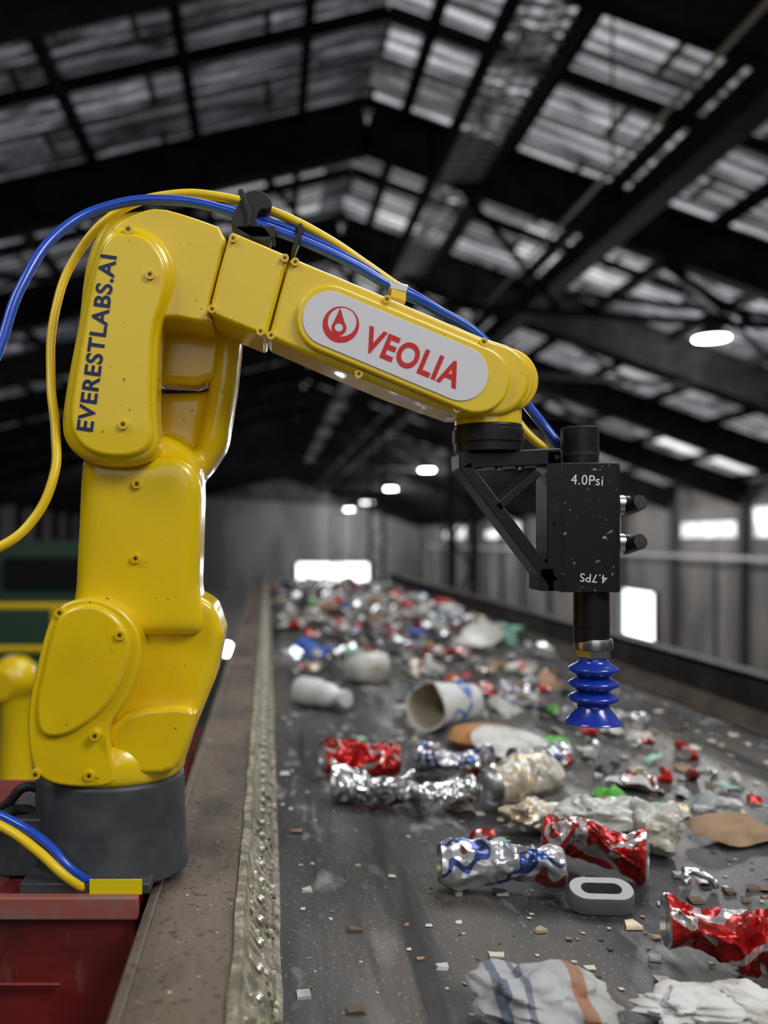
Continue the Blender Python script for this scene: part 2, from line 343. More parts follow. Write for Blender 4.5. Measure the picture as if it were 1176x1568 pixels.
for i in range(220):
    chip(mb,(random.uniform(-.105,-.028),.7+random.random()**1.5*4,.9682),random.uniform(.0008,.0022),random.choice(GR),.3)
y=.5
while y<7.8:
    mb.lathe([(.0055,0),(.0055,.002),(.003,.0045)],GR[3],Matrix.Translation((-.0085,y,.9435))@Matrix.Rotation(math.radians(38),4,'Y'),12); y+=.052
mb.build('skirt_rivets',K,smooth=False)
mb=MB()
mb.box((1.085,yc,.955),(.02,yl,.13),SIDEB); mb.box((1.11,yc,1.012),(.07,yl,.012),SIDEB); mb.box((1.14,yc,.88),(.012,yl,.26),SIDEB)
vs=[(1.05,Y0,.903),(1.05,Y1,.903),(1.078,Y1,.95),(1.078,Y0,.95)]; mb.add(vs,[(0,1,2,3)],BROWN)
mb.build('side_frame_right',K,bevel=.002,seg=1)
mb=MB()
for y in (0,2,4,6,8):
    for x in (-.06,1.12): mb.box((x,y,.42),(.07,.07,.84),SIDEB)
    mb.box((.53,y,.80),(1.2,.06,.06),SIDEB)
mb.build('support_legs',K)
mb=MB(); mb.box((-.345,1.10,.489),(.44,.44,.978),REDP); mb.build('plinth',RB:=empty('red_machine_plinth',(-.345,1.1,0)),bevel=.003,seg=2)
mb=MB(); mb.box((-.345,.880,.971),(.445,.012,.022),REDL); mb.box((-.345,.874,.90),(.30,.004,.004),REDP); mb.build('plinth_lip',RB,bevel=.002,seg=2)
# ================================================================= RUBBISH
def pmat(name,cols,rough=.4,metal=0,scale=30,dirt=.6):
    m=bpy.data.materials.new(name); T,N,L=nt(m); b=N['Principled BSDF']; setb(b,Roughness=rough,Metallic=metal)
    tc=N.new('ShaderNodeTexCoord'); n=N.new('ShaderNodeTexNoise'); n.inputs['Scale'].default_value=scale; n.inputs['Detail'].default_value=1.0; L.new(tc.outputs['Object'],n.inputs['Vector'])
    k=len(cols); st=[(.34+.32*i/k if i else 0,c) for i,c in enumerate(cols)]
    r=ramp(N,st,'CONSTANT'); L.new(n.outputs['Fac'],r.inputs['Fac']); L.new(r.outputs[0],b.inputs['Base Color'])
    overlay(m,40,.52,.72,(.10,.085,.065),amount=dirt,detail=8,off=2)
    return m
ALU=overlay(mat('can_aluminium',(.76,.76,.76),.26,1),30,.5,.72,(.22,.20,.17),amount=.6,detail=8)
CR=pmat('can_red',[(.42,.008,.010),(.50,.012,.012),(.50,.012,.012),(.62,.55,.52),(.45,.01,.01),(.35,.01,.01)],.25,.6,18)
CRW=pmat('can_red_white',[(.45,.01,.012),(.52,.02,.02),(.66,.62,.60),(.50,.02,.02),(.45,.01,.01)],.28,.5,16)
CB=pmat('can_blue_silver',[(.60,.61,.63),(.55,.56,.58),(.05,.08,.25),(.60,.61,.63),(.55,.56,.58),(.35,.06,.05)],.26,.65,20)
CBE=pmat('can_beige',[(.50,.45,.36),(.55,.42,.25),(.60,.57,.50),(.50,.46,.38),(.40,.32,.2)],.38,.35,16)
WP=overlay(mat('paper_white',(.58,.57,.55),.7,c2=(.44,.42,.38),scale=14),25,.48,.72,(.22,.18,.14),amount=.75,detail=8)
PL=overlay(mat('plastic_milky',(.56,.56,.52),.3,c2=(.44,.41,.33),scale=18),20,.5,.75,(.22,.19,.14),amount=.6,detail=8)
CLR=mat('plastic_clear',(.75,.80,.78),.12,trans=.6)
GRN=mat('plastic_green',(.07,.34,.03),.4); BLU=mat('plastic_blue',(.03,.10,.4),.35); TEAL=mat('plastic_mint',(.25,.45,.36),.4)
CARD=mat('cardboard',(.32,.20,.115),.8,c2=(.20,.13,.07),scale=20); ORG=mat('food_orange',(.50,.24,.08),.7,c2=(.36,.15,.05),scale=40)
GREY=mat('tin_grey',(.17,.17,.165),.4,.4); RDP=mat('plastic_red',(.45,.02,.02),.4); BKP=mat('plastic_black',(.02,.02,.02),.5)
def can_geo(mb,L_,r,squash,M,m,me,seed,na=44,nl=32,amp=.014,bend=.012,pinch=.35):
    vs=[];fs=[]
    off=random.uniform(-.12,.12)
    rows=[]
    for i in range(nl+1):
        t=i/nl; rr=1.0
        if t<.08: rr=.84+.16*t/.08
        if t>.92: rr=.84+.16*(1-t)/.08
        rows.append(((t-.5)*L_,rr,t))
    for x,rr,t in rows:
        e=min(1,min(t,1-t)/.15)*.85+.15
        s=1-pinch*math.exp(-((t-.5+off)/.14)**2)
        for j in range(na):
            a=2*math.pi*j/na; p=Vector((x,r*rr*s*math.cos(a),r*rr*(squash+(1-squash)*(1-e)*.5)*math.sin(a)))
            q=p*38+Vector((seed*7.1,seed*3.3,0)); vd=noise.voronoi(q)[0]; v2=noise.voronoi(p*85+Vector((seed*2.1,0,seed)))[0]
            d=(vd[1]-vd[0])*amp*e- amp*.35+(v2[1]-v2[0])*amp*.35*e
            dn=Vector((0,math.cos(a),math.sin(a)))
            p+=dn*d*-.95+noise.noise_vector(p*16+Vector((seed,0,0)))*amp*1.25*e
            p.y+=bend*math.sin(math.pi*t*1.3+seed); vs.append(p)
    for i in range(nl):
        for j in range(na): fs.append((i*na+j,i*na+(j+1)%na,(i+1)*na+(j+1)%na,(i+1)*na+j))
    z0=min(p.z for p in vs)
    vs=[p-Vector((0,0,z0)) for p in vs]
    mb.add(vs,fs,m,M)
    for end in (0,1):   # recessed can ends with rim
        row=[vs[(nl*na if end else 0)+j] for j in range(na)]; c=sum(row,Vector())/na; sg=1 if end else -1
        ev=list(row)+[c+(p-c)*.94+Vector((sg*.002,0,0)) for p in row]+[c+(p-c)*.84+Vector((-sg*.003,0,0)) for p in row]+[c+(p-c)*.5+Vector((-sg*.002,0,0)) for p in row]+[c+Vector((-sg*.002,0,0))]
        ef=[]
        for k in range(3):
            for j in range(na): q=(k*na+j,k*na+(j+1)%na,(k+1)*na+(j+1)%na,(k+1)*na+j); ef.append(q if end==0 else q[::-1])
        for j in range(na): q=(3*na+j,3*na+(j+1)%na,4*na); ef.append(q if end==0 else q[::-1])
        mb.add(ev,ef,me,M)
def TR(x,y,rz=0,z=.9012,rx=0,ry=0,s=1):
    return Matrix.Translation((x,y,z))@Matrix.Rotation(math.radians(rz),4,'Z')@Matrix.Rotation(math.radians(ry),4,'Y')@Matrix.Rotation(math.radians(rx),4,'X')@Matrix.Scale(s,4)
KEEP=[]
def can(name,x,y,rz,L_,r,sq,m,seed,**k):
    KEEP.append((x,y,.075))
    mb=MB(); can_geo(mb,L_,r,sq,TR(x,y,rz),m,ALU,seed,na=64,nl=48,**k); return mb.build(name,origin=(x,y,.9012),sharp=28)
can('crushed_red_can',.160,1.62,8,.125,.036,.62,CR,1,amp=.017)
can('crushed_silver_can',.165,1.465,-10,.125,.034,.52,ALU,2,amp=.020)
can('crushed_silver_can',.268,1.425,18,.100,.034,.5,ALU,3,amp=.020)
can('crushed_blue_can',.325,1.62,-30,.120,.034,.60,CB,4,amp=.018)
can('crushed_beige_can',.395,1.45,22,.125,.036,.82,CBE,5,amp=.012,pinch=.15)
can('crushed_blue_can',.275,1.095,-6,.140,.027,.80,CB,6,amp=.011,pinch=.15,bend=.005)
can('crushed_red_can',.405,1.15,-24,.120,.036,.60,CRW,7,amp=.022)
can('crushed_red_can',.450,.892,-14,.118,.032,.58,CRW,8,amp=.020)
can('crushed_blue_can',.48,1.63,15,.11,.031,.6,CB,10,amp=.018)
def crumple(mb,M,sx,sy,h,m,seed,n=14,fr=9,curl=0):
    vs=[];fs=[]
    for j in range(n+1):
        for i in range(n+1):
            a=i/n-.5;b2=j/n-.5
            p=Vector((a*sx,b2*sy,0)); q=Vector((a*fr*.5,b2*fr*.5,seed*5.7))
            v=noise.noise_vector(q*.8); vd=noise.voronoi(q*.9)[0]; z=(noise.noise(q*.7)+.5)*h*.9+min(1,(vd[1]-vd[0]))*h*.35+abs(noise.noise(q*2.2))*h*.25
            edge=1+.16*noise.noise(Vector((a*4,b2*4,seed)))
            rr=max(abs(a),abs(b2))*2; z*=1-.55*rr**3
            p=Vector((p.x*edge+v.x*sx*.12,p.y*edge+v.y*sy*.12,z+curl*(a*a+b2*b2)*2*h)); vs.append(p)
    for p in vs:
        k=math.hypot(p.x/(sx*.5),p.y/(sy*.5)); 
        if k>1: f=1-.45*(k-1); p.x*=f; p.y*=f
    for j in range(n):
        for i in range(n):
            a=j*(n+1)+i; fs.append((a,a+1,a+n+2,a+n+1))
    z0=min(p.z for p in vs); vs=[p-Vector((0,0,z0)) for p in vs]
    mb.add(vs,fs,m,M)
def blob(mb,M,sx,sy,sz,m,seed,amp=.35,n=16,fr=1.6):
    """crumpled ball / bag: broad folds with sharp creases between them"""
    vs=[];fs=[]
    for i in range(n+1):
        th=math.pi*i/n
        for j in range(2*n):
            ph=math.pi*j/n; d=Vector((math.sin(th)*math.cos(ph),math.sin(th)*math.sin(ph),math.cos(th)))
            w_=noise.noise_vector(d*1.7+Vector((seed,2,0)))*.35
            vd=noise.voronoi((d+w_)*fr*1.1+Vector((seed*3.1,0,0)))[0]; v2=noise.voronoi((d+w_)*fr*2.3+Vector((seed*1.1,4,0)))[0]
            k=1+amp*.9*noise.noise(d*1.5+Vector((seed,seed,0)))-amp*.5*vd[0]+amp*.18*v2[0]
            vs.append(Vector((d.x*sx*k,d.y*sy*k,d.z*sz*k)))
    for i in range(n):
        for j in range(2*n): a=i*2*n+j;b2=i*2*n+(j+1)%(2*n); fs.append((a,a+2*n,b2+2*n,b2))
    z0=min(p.z for p in vs)*.85; vs=[Vector((p.x,p.y,max(p.z-z0,0))) for p in vs]
    mb.add(vs,fs,m,M)
def single(name,x,y,fn,rad=.07,**k):
    KEEP.append((x,y,rad)); mb=MB(); fn(mb); return mb.build(name,origin=(x,y,.9012),**k)
def bagfn(mb):
    blob(mb,TR(.47,1.285,-25),.070,.048,.032,PL,3,.6,36,2.4); blob(mb,TR(.515,1.245,-50),.045,.034,.034,PL,5,.6,28,2.4)
single('plastic_bag',.48,1.275,bagfn,.09,sharp=30)
single('crumpled_white_paper',.40,.80,lambda mb:(blob(mb,TR(.365,.80,10),.048,.030,.014,WP,8,.7,40,2.6),blob(mb,TR(.425,.795,-20),.045,.032,.016,WP,9,.7,36,2.6)),.09,sharp=28)
STR=bpy.data.materials.new('striped_paper'); T,N,L=nt(STR); b=N['Principled BSDF']; setb(b,Roughness=.6)
tc=N.new('ShaderNodeTexCoord'); sx_=N.new('ShaderNodeSeparateXYZ'); L.new(tc.outputs['Object'],sx_.inputs[0]); md=N.new('ShaderNodeMath'); md.operation='MULTIPLY_ADD'; md.inputs[1].default_value=7; md.inputs[2].default_value=.5; L.new(sx_.outputs[0],md.inputs[0])
r=ramp(N,[(0,(.36,.36,.36)),(.20,(.12,.14,.19)),(.26,(.40,.40,.40)),(.34,(.15,.17,.21)),(.38,(.42,.42,.42)),(.62,(.34,.16,.09)),(.70,(.42,.42,.40))],'CONSTANT'); L.new(md.outputs[0],r.inputs[0]); L.new(r.outputs[0],b.inputs['Base Color'])
overlay(STR,18,.50,.70,(.14,.13,.12),amount=.7,detail=8)
single('striped_paper_bag',.235,.79,lambda mb:blob(mb,TR(.235,.79,-20,.9012),.064,.045,.024,STR,12,.6,44,2.0),.1,sharp=30)
mb=MB(); CW=pmat('cup_print',[(.66,.65,.63),(.66,.65,.63),(.66,.65,.63),(.12,.22,.48),(.62,.62,.62)],.5,0,12,.4)
Mcup=TR(.40,2.06,0,.955)@Matrix.Rotation(math.radians(38),4,'Z')@Matrix.Rotation(math.radians(-88),4,'Y')
mb.lathe([(.040,-.080),(.052,.065),(.055,.067),(.055,.071),(.050,.069)],CW,Mcup,44,cap=False); mb.lathe([(.050,.069),(.044,0),(.038,-.074),(.001,-.074)],mat('cup_inside',(.50,.43,.32),.6,c2=(.25,.18,.10),scale=20),Mcup,44,cap=False); mb.lathe([(.040,-.080),(.001,-.078)],CW,Mcup,44,cap=False)
for v in mb.v:
    v.z+=.012*noise.noise(v*16); v.x+=.014*noise.noise(v*14+Vector((5,0,0))); v.z=max(v.z,.9015)
mb.build('paper_cup',origin=(.40,2.06,.9012),sharp=40); KEEP.append((.40,2.0,.17))
mb=MB(); mb.lathe([(.001,.002),(.06,.0),(.075,.016),(.062,.034),(.001,.042)],ORG,TR(.44,1.88,0),32)
mb.build('bread_bun',origin=(.44,1.88,.9012),sharp=50); KEEP.append((.455,1.80,.11))
mb=MB(); mb.lathe([(.001,0),(.060,0),(.074,.014),(.077,.015),(.064,.020),(.001,.024)],WP,TR(.465,1.775,0,.915,rx=14,ry=6),32)
for v in mb.v: v.z+=.008*noise.noise(v*18)
mb.build('foam_lid',origin=(.465,1.775,.9012),sharp=40)
mb=MB(); mb.lathe([(.001,0),(.028,0),(.032,.006),(.031,.05),(.026,.07),(.028,.095),(.020,.115),(.013,.125),(.013,.133),(.018,.134),(.018,.150),(.001,.152)],mat('bottle_white',(.66,.66,.64),.4),TR(.085,2.38,-52,.933,0,90,1.15),32)
for v in mb.v: v.z=max(v.z+.004*noise.noise(v*25),.9015)
mb.build('plastic_bottle',origin=(.125,2.33,.9012),sharp=40); KEEP.append((.13,2.33,.20))
mb=MB(); mb.lathe([(.001,0),(.05,0),(.066,.02),(.070,.05),(.058,.075),(.03,.085),(.001,.086)],PL,TR(.29,2.72,0),36)
for v in mb.v: v.z=max(v.z+.012*noise.noise(v*12),.901)
mb.build('plastic_tub',origin=(.29,2.72,.9012),sharp=50); KEEP.append((.29,2.68,.15))
mb=MB(); mb.lathe([(.001,.004),(.045,.004),(.070,.030),(.074,.032),(.072,.028),(.05,0),(.001,0)],PL,TR(.80,3.45,0,.942,rx=30,ry=-12),36)
mb.build('white_bowl',origin=(.80,3.45,.9012),sharp=50); KEEP.append((.80,3.4,.16))
o=stadium(-.018,0,.018,0,.019,12); i_=stadium(-.014,0,.014,0,.0085,12); n=len(o); vs=[];fs=[]
for z,pp in ((0,o),(.017,o),(.021,[(p[0]*.94,p[1]*.9) for p in o]),(.021,i_),(.0,i_)):
    for p in pp: vs.append((p[0],p[1],z))
for k in range(4):
    for j in range(n): fs.append((k*n+j,k*n+(j+1)%n,(k+1)*n+(j+1)%n,(k+1)*n+j))
mb=MB(); mb.add(vs,fs,GREY,TR(.376,1.05,-4,.908,rx=22)); mb.build('oval_tin_ring',origin=(.376,1.05,.9012),sharp=40); KEEP.append((.376,1.05,.06))
single('cardboard_piece',.66,1.30,lambda mb:(crumple(mb,TR(.66,1.30,20),.14,.09,.035,CARD,4,12,3)),sharp=30)
single('green_wrapper',.555,1.50,lambda mb:crumple(mb,TR(.555,1.50,10),.05,.055,.025,GRN,6,12,5),.04,sharp=30)
single('green_wrapper',.58,1.90,lambda mb:crumple(mb,TR(.585,1.90,30),.08,.05,.025,GRN,16,12,5),.05,sharp=30)
single('clear_plastic_wrap',.375,1.325,lambda mb:blob(mb,TR(.375,1.325,20),.045,.030,.022,CBE,13,.6,26,2.6),.06,sharp=30)
single('crumpled_paper_scrap',.545,1.375,lambda mb:blob(mb,TR(.545,1.375,10),.030,.022,.014,WP,26,.6,20,2.6),.04,sharp=30)
mb=MB(); pal=[WP]*6+[PL]*5+[ALU]*4+[CB]*2+[CLR]*2+[CARD]*4+[BLU,TEAL,TEAL,GRN,RDP,CR,CR,CBE,CBE,GREY,BKP,BKP]
def clear(x,y,s):
    return all((x-a)**2+(y-c)**2>(r_+s*.4)**2 for a,c,r_ in KEEP)
def piece(x,y,z,s,sd,force=False):
    if not force and not clear(x,y,s): return
    t=random.random(); m=random.choice(pal); rz=random.uniform(0,360)
    M=TR(x,y,rz,z,random.uniform(-25,25),random.uniform(-25,25))
    if t<.34: crumple(mb,M,s*1.2,s*random.uniform(.5,1),s*.4,m,sd,9,6)
    elif t<.58: can_geo(mb,s*1.1,s*.27,.65,M,random.choice([CR,CB,ALU,CBE,ALU,CRW]),ALU,sd,18,12,amp=.010)
    elif t<.90: blob(mb,M,s*.5,s*random.uniform(.22,.4),s*.25,m,sd,.7,12,2.2)
    else:
        mb.lathe([(.001,0),(s*.22,0),(s*.24,s*.1),(s*.23,s*.8),(s*.09,s*1.05),(s*.09,s*1.2),(.001,s*1.2)],random.choice([CLR,WP,PL,TEAL,BLU]),TR(x,y,rz,z+s*.22,0,90),14)
sd=100
for i in range(520):   # far heap
    y=3.2+4.7*random.random(); x=.06+.95*random.random()
    if y<4.2 and random.random()<.45: continue
    sd+=1; piece(x,y,.902+random.random()**2*.10*min(1,(y-2.6)/2)*(1-abs(x-.45)),random.uniform(.04,.12),sd)
mb.build('rubbish_pile',sharp=35,origin=(.5,5,.9)); mb=MB()
for i in range(80):    # middle
    y=1.9+1.4*random.random(); x=.30+.50*random.random()+ (y-2)*.1
    sd+=1; piece(x,y,.902,random.uniform(.03,.085),sd)
for i in range(50):
    y=1.25+.8*random.random(); x=.50+.28*random.random()+(y-1.3)*.1
    sd+=1; piece(x,y,.902,random.uniform(.02,.055),sd)
for q in [(.30,1.70,.06),(.37,1.74,.07),(.45,1.53,.06),(.52,1.45,.05),(.30,1.30,.04),(.31,1.24,.035),(.19,1.92,.04),(.52,1.12,.025),(.22,2.6,.05),(.10,2.9,.05),(.15,3.0,.07),(.08,3.3,.09),(.50,1.02,.03),(.60,1.10,.03),(.36,1.24,.03),(.56,1.22,.04)]:
    sd+=1; piece(q[0],q[1],.902,q[2],sd)
mb.build('rubbish_pile',sharp=35,origin=(.5,2,.9)); mb=MB()
for i in range(2300):  # crumbs and shards
    y=.75+3.4*random.random()**1.3; x=.30+.74*random.random()**.9
    if random.random()<.15: x=.02+.3*random.random()
    s=random.uniform(.0012,.004) if random.random()<.75 else random.uniform(.004,.012)
    chip(mb,(x,y,.9006),s,random.choice([WP,PL,CARD,CARD,GR[0],GR[2],GR[2],GREY,CBE]),.3)
mb.build('crumbs',K,sharp=35)
# ================================================================= BUILDING
FZ=-3.5; RX,RZ=1.5,8.0; XL,XR=-16.,15.; SL,SR=.23,.36; ZL=RZ-SL*(RX-XL); ZR=RZ-SR*(XR-RX); YB,YE=-8.,90.
def quad(name,vs,m):
    mb=MB(); mb.add(vs,[(0,1,2,3)],m); return mb.build(name,smooth=False)
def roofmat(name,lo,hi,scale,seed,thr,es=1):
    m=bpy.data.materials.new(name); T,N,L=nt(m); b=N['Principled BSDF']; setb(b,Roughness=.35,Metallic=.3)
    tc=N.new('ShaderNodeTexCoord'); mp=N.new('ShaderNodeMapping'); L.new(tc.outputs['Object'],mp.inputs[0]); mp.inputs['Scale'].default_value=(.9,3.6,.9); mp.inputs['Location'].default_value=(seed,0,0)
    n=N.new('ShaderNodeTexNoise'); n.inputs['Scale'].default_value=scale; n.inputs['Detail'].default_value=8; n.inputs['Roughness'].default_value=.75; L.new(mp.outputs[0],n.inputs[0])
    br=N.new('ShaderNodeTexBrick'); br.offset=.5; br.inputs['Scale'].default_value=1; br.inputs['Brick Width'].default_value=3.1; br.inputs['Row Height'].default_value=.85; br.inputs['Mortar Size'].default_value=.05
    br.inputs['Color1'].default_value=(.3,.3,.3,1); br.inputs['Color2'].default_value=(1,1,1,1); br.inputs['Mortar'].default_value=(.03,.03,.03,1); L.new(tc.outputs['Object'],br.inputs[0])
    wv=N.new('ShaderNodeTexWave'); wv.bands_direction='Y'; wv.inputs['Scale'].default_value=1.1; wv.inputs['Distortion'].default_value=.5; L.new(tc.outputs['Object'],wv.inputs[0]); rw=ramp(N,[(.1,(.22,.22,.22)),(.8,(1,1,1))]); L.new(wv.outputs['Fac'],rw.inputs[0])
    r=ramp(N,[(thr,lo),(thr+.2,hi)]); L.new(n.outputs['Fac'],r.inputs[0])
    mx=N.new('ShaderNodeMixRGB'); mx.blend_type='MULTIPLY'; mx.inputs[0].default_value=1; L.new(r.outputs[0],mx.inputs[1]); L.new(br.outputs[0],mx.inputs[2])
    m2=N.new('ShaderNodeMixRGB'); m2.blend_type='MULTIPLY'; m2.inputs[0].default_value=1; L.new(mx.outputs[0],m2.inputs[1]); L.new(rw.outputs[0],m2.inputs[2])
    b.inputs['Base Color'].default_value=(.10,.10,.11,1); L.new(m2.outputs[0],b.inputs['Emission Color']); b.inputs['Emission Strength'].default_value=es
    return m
RL=roofmat('roof_foil_painted_glow',(.012,.012,.016),(.36,.37,.41),1.0,3,.42)  # silver foil roof; its reflected gleam is painted in as patchy emission
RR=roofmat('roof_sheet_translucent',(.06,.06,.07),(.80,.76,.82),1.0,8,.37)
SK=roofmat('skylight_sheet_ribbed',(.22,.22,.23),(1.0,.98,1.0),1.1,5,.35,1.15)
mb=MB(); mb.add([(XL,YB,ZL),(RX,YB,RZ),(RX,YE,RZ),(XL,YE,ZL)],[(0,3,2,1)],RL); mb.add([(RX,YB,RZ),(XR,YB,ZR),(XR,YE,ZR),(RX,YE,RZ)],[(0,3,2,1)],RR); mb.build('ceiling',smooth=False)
quad('floor',[(XL,YB,FZ),(XR,YB,FZ),(XR,YE,FZ),(XL,YE,FZ)],CONC)
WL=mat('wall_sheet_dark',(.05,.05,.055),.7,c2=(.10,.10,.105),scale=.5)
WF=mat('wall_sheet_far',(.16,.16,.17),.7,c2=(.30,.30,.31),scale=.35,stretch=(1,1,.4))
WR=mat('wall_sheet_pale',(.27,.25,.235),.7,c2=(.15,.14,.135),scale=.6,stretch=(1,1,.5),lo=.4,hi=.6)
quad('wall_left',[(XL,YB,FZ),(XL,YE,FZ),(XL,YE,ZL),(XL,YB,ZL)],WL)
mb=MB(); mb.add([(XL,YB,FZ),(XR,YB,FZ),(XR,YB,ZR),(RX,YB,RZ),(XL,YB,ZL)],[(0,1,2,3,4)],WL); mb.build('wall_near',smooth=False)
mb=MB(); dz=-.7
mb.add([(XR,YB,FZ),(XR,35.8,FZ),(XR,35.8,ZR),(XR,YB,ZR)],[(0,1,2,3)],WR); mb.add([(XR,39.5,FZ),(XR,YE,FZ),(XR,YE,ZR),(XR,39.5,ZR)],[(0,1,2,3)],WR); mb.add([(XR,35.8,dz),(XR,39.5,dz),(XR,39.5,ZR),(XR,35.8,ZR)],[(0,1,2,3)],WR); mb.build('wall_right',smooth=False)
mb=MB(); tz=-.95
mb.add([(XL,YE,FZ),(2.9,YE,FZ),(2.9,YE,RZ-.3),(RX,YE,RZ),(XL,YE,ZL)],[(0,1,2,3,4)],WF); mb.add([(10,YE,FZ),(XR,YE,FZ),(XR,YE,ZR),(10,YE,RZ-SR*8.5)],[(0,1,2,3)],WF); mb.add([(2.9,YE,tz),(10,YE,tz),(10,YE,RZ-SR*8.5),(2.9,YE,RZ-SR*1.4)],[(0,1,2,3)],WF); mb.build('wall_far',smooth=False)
def frame(name,vs):
    mb=MB()
    for i in range(len(vs)-1): mb.beam(vs[i],vs[i+1],.12,.12,POST)
    mb.build(name,smooth=False)
frame('door_1',[(XR-.1,35.6,FZ+.06),(XR-.1,35.6,dz),(XR-.1,39.6,dz),(XR-.1,39.6,FZ+.06)]); frame('door_2',[(2.8,YE-.1,FZ+.06),(2.8,YE-.1,tz),(10.1,YE-.1,tz),(10.1,YE-.1,FZ+.06)])
GLOW=mat('skylight_sheet',(.45,.45,.46),.5,c2=(1,1,1),lo=.35,hi=.62,scale=1.6,es=1.3,stretch=(1,2,1))
def zr(x): return RZ-SR*(x-RX) if x>RX else RZ-SL*(RX-x)
wn_=0
def sky(x0,x1,y0,y1,m):
    global wn_; wn_+=1
    mb=MB(); mb.add([(x0,y0,zr(x0)-.04),(x1,y0,zr(x1)-.04),(x1,y1,zr(x1)-.04),(x0,y1,zr(x0)-.04)],[(0,3,2,1)],m); mb.build('window_%d'%wn_,smooth=False)
for k,y in enumerate(range(9,84,5)):
    sky(11.6,14.4,y+.6,y+4.0,GLOW if k%2 else SK)
    if k%2==0: sky(8.2,10.2,y+.8,y+3.6,SK)
    if k%3==1: sky(4.6,6.6,y+.8,y+3.8,SK)
    if k%2==1: sky(-1.2,1.0,y+.6,y+4.4,SK)
    if k%3==0: sky(-8.5,-6,y+.8,y+2.4,SK)
    if k: sky(2.0,3.6,y+.4,y+4.6,SK)
for k,y in enumerate(range(9,84,5)):
    if k%3==2: continue
    wn_+=1; mb=MB(); h=(2.3,1.9,2.6)[k%3]; mb.add([(XR-.03,y+.5,1.4),(XR-.03,y+4.5,1.4),(XR-.03,y+4.5,h),(XR-.03,y+.5,h)],[(0,1,2,3)],GLOW); mb.build('window_%d'%wn_,smooth=False)
mb=MB()
for y in range(9,90,5):
    for (xa,xb) in ((XL,RX),(RX,XR)):
        za,zb=zr(xa),zr(xb)
        for dz_,w,h in ((-.42,.05,.80),(-.06,.25,.06),(-.82,.28,.07)):
            mb.beam((xa,y,za+dz_),(xb,y,zb+dz_),w,h,BEAM)
        mb.beam((xa,y+2.5,za-.12),(xb,y+2.5,zb-.12),.10,.14,BEAM)
    mb.box((XL+.2,y,(FZ+zr(XL)-.5)/2),(.35,.35,zr(XL)-.5-FZ),BEAM)
    mb.box((XR-.15,y,(FZ+zr(XR)-.5)/2),(.22,.3,zr(XR)-.5-FZ),POST)
mb.build('roof_beams',smooth=False)
mb=MB()
x=XL+1
while x<XR:
    mb.box((x,(YE+5)/2,zr(x)-.12),(.12,YE-5-1,.20),BEAM2); x+=1.55
for y in range(14,80,10):
    mb.beam((5,y,zr(5)-.25),(11,y+5,zr(11)-.25),.12,.12,BEAM2); mb.beam((11,y,zr(11)-.25),(5,y+5,zr(5)-.25),.12,.12,BEAM2); mb.beam((-4,y,zr(-4)-.25),(1,y+5,zr(1)-.25),.12,.12,BEAM2)
for y in range(14,90,5):
    mb.beam((-6,y+.2,zr(-6)-.8),(9,y+.2,zr(9)-.8),.10,.10,BEAM2)
    for x in (-3,0,3,6): mb.beam((x,y+.2,zr(x)-.8),(x+1.5,y+.2,zr(-6)-.8+(x+7.5)*(zr(9)-zr(-6))/15),.08,.08,BEAM2)
mb.build('roof_purlins',smooth=False)
mb=MB()
for x in (2.45,3.25): mb.box((x,35,6.7),(.10,60,.20),BEAM2)
y=5.
while y<64: mb.box((2.85,y,6.70),(.76,.07,.02),GRILL); y+=.24
for i in range(3): mb.box((2.65+.2*i,35,6.72),(.02,60,.03),GRILL)
y=9
while y<64:
    for x in (2.45,3.25): mb.box((x,y,(6.7+zr(x))/2),(.05,.05,zr(x)-6.7),BEAM2)
    y+=5
mb.build('roof_walkway',smooth=False)
mb=MB(); mb.cyl((3.35,3,4.92),(3.35,88,4.92),.024,PIPE,10)
y=9
while y<86: mb.box((3.35,y,(4.92+zr(3.35)-.8)/2),(.02,.02,zr(3.35)-.8-4.92),BEAM2); y+=10
mb.build('overhead_pipe')
mb=MB(); mb.box((4.75,46,5.6),(.34,82,.34),BEAM)
y=9
while y<86: mb.box((4.75,y,6.1),(.06,.06,1.0),BEAM); y+=10
mb.build('overhead_duct',smooth=False)
mb=MB()
for y in (19,34,54):
    for dx in (-.25,.25):
        mb.box((4.0+dx,y,(FZ+6.4)/2),(.10,.25,6.4-FZ),BEAM2)
    z=FZ
    while z<6: mb.beam((3.75,y,z),(4.25,y,z+.6),.05,.05,BEAM2); mb.beam((4.25,y,z+.6),(3.75,y,z+1.2),.05,.05,BEAM2); z+=1.2
mb.build('lattice_column',smooth=False)
mb=MB()
for z in (.75,): mb.box((XR-.5,42,z),(.08,84,.10),WHT)
for y in range(6,84,12): mb.box((XR-.5,y,-1.4),(.10,.10,4.2),POST)
mb.build('wall_railing',smooth=False)
mb=MB(); mb.box((-.2,4,-.05),(6.0,13,.1),DECK)
for x in (-3.0,2.6):
    for y in (-2,2,6,10): mb.box((x,y,(FZ-.1)/2),(.2,.2,-FZ-.1),BEAM)
mb.build('platform_deck',smooth=False)
LAMP=mat('lamp_glow',(1,1,1),.5,es=16,emit=(.95,.98,1))
def lamp(x,y,z,r=.35,e=0):
    mb=MB(); mb.lathe([(r,0),(r*.98,.02),(r*.5,r*.6),(r*.25,r*.9),(.04,r*1.0),(.02,max(zr(x)-z,.5)-.06)],BEAM2,Matrix.Translation((x,y,z)),24)
    mb.lathe([(r*.93,-.02),(r*.93,-.005)],LAMP,Matrix.Translation((x,y,z)),24); ob=mb.build('highbay_lamp',origin=(x,y,z))
    if e:
        l=bpy.data.lights.new('bulb','POINT'); l.energy=e; l.shadow_soft_size=.3; o_=bpy.data.objects.new('bulb',l); o_.location=(x,y,z-.35); bpy.context.collection.objects.link(o_); par(o_,ob)
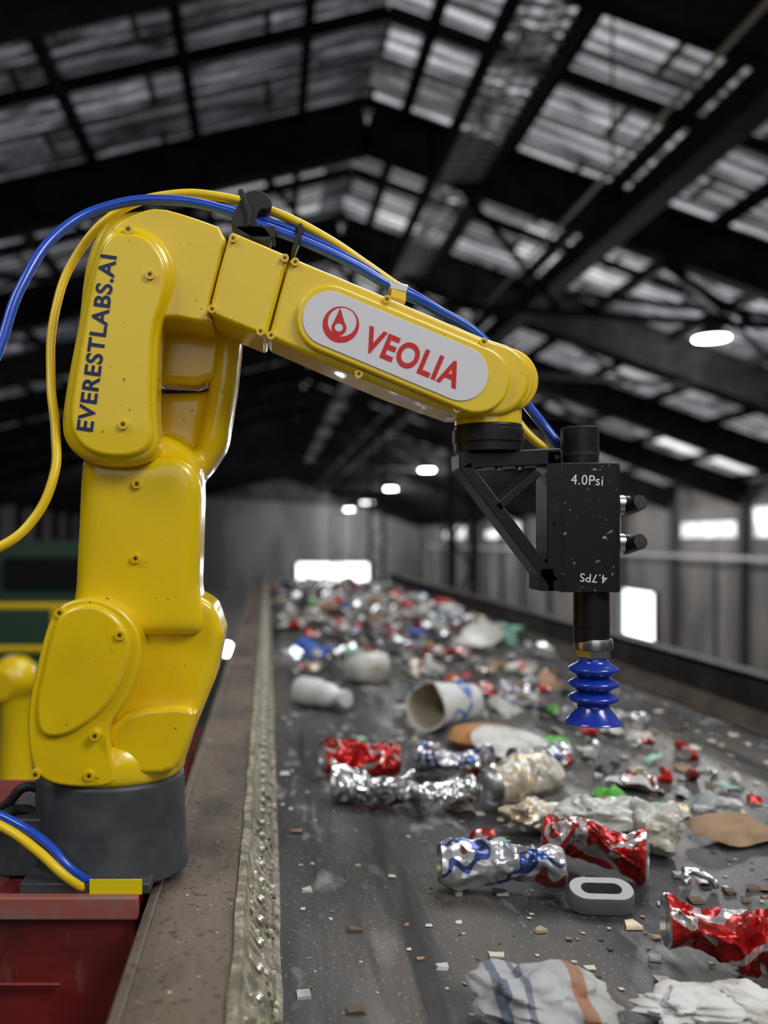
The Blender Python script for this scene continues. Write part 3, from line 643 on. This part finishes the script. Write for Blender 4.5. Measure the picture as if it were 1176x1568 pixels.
for q in [(7.4,43,4.55,.36,1200),(7.65,58,4.5,.45,1200),(7.6,71,4.15,.5,0),(7.4,84,4.05,.5,1200),(8.1,16.9,5.0,.32,450),(-7,20,4.2,.3,120),(-7,45,4.2,.3,350),(10,30,3.9,.3,600)]: lamp(*q)
mb=MB(); p=U(347,995,5.0); mb.cyl(p,p+Vector((0,.04,0)),.035,LAMP,20); mb.cyl(p+Vector((0,.041,0)),p+Vector((0,.09,0)),.04,BEAM2,20); mb.box((p.x,p.y+.06,p.z/2),(.03,.03,p.z),BEAM2); mb.build('work_lamp')
mb=MB(); x,y=-1.09,4.0
mb.lathe([(.13,.0),(.13,.2),(.10,.22),(.075,.30),(.065,.55),(.075,.64)],YEL,Matrix.Translation((x,y,0)),28)
mb.lathe([(.001,.62),(.06,.63),(.09,.67),(.098,.72),(.085,.78),(.05,.81),(.001,.82)],YEL,Matrix.Translation((x,y,0)),28)
mb.prism(stadium(-1.13,.70,-1.50,.90,.06),3.9,4.02,YEL,raw=True); mb.build('robotic_arm.001',sharp=40)
mb=MB()
for z in (.85,.55): mb.cyl((-3.1,6.5,z),(-1.35,6.5,z),.025,YHOSE,12)
for x in (-3.1,-2.3,-1.5): mb.cyl((x,6.5,0),(x,6.5,.87),.025,YHOSE,12)
mb.build('guard_rail')
mb=MB(); mb.box((-.42,3.2,.30),(.35,.8,.6),REDP); mb.build('red_collection_bin',bevel=.01)
mb=MB(); 
for i in range(14): blob(mb,TR(-.42+random.uniform(-.11,.11),3.2+random.uniform(-.32,.32),0,.602),.05,.05,.04,random.choice([WP,PL,YHOSE,CR]),i,.4,8)
mb.build('bin_contents',origin=(-.42,3.2,.6))
mb=MB(); mb.box((-1.9,9.2,.65),(1.6,.8,1.3),mat('machine_green',(.03,.08,.045),.6)); mb.box((-1.9,8.75,1.0),(1.2,.05,.3),BEAM2); mb.build('sorting_machine',bevel=.03)
# ================================================================= LIGHT
def area(name,loc,target,size,e,c=(1,1,1)):
    l=bpy.data.lights.new(name,'AREA'); l.shape='RECTANGLE'; l.size=size[0]; l.size_y=size[1]; l.energy=e; l.color=c
    o_=bpy.data.objects.new(name,l); o_.location=loc; o_.rotation_euler=(Vector(target)-Vector(loc)).to_track_quat('-Z','Y').to_euler(); bpy.context.collection.objects.link(o_)
area('added_key_light',(2.8,-1.6,4.6),(0,1,1.2),(2.0,1.6),140,(1,.99,.98))  # added key light aimed at the robot, not a roof panel
area('added_left_light',(-2.4,-.6,4.2),(-.1,1,1.2),(1.4,1.4),55,(.96,.98,1))  # second added soft light on the arm, from upper left
area('added_belt_light',(1.6,3.6,5.6),(.5,2.5,.9),(3,3),170,(.95,.98,1))  # added overhead light to brighten the belt and rubbish
area('added_fill_light',(0,-5,3.6),(0,1,1.2),(5,3),50,(.97,.98,1))  # added broad fill light behind the camera
w=bpy.data.worlds.new('sky'); bpy.context.scene.world=w; w.use_nodes=True; bg=w.node_tree.nodes['Background']; bg.inputs[0].default_value=(.92,.96,1,1); bg.inputs[1].default_value=4.0
bpy.context.scene.view_settings.view_transform='Standard'
# ================================================================= CAMERA
cd=bpy.data.cameras.new('camera'); cam=bpy.data.objects.new('camera',cd); bpy.context.collection.objects.link(cam)
cam.location=(0,0,CZ); cam.rotation_euler=(math.radians(90),0,0)
cd.lens=F/1568*36; cd.sensor_width=36; cd.sensor_fit='AUTO'; cd.shift_x=(588-VX)/1568; cd.shift_y=(VY-784)/1568
cd.clip_start=.02; cd.clip_end=300
cd.dof.use_dof=True; cd.dof.focus_distance=.95; cd.dof.aperture_fstop=3.0
bpy.context.scene.camera=cam
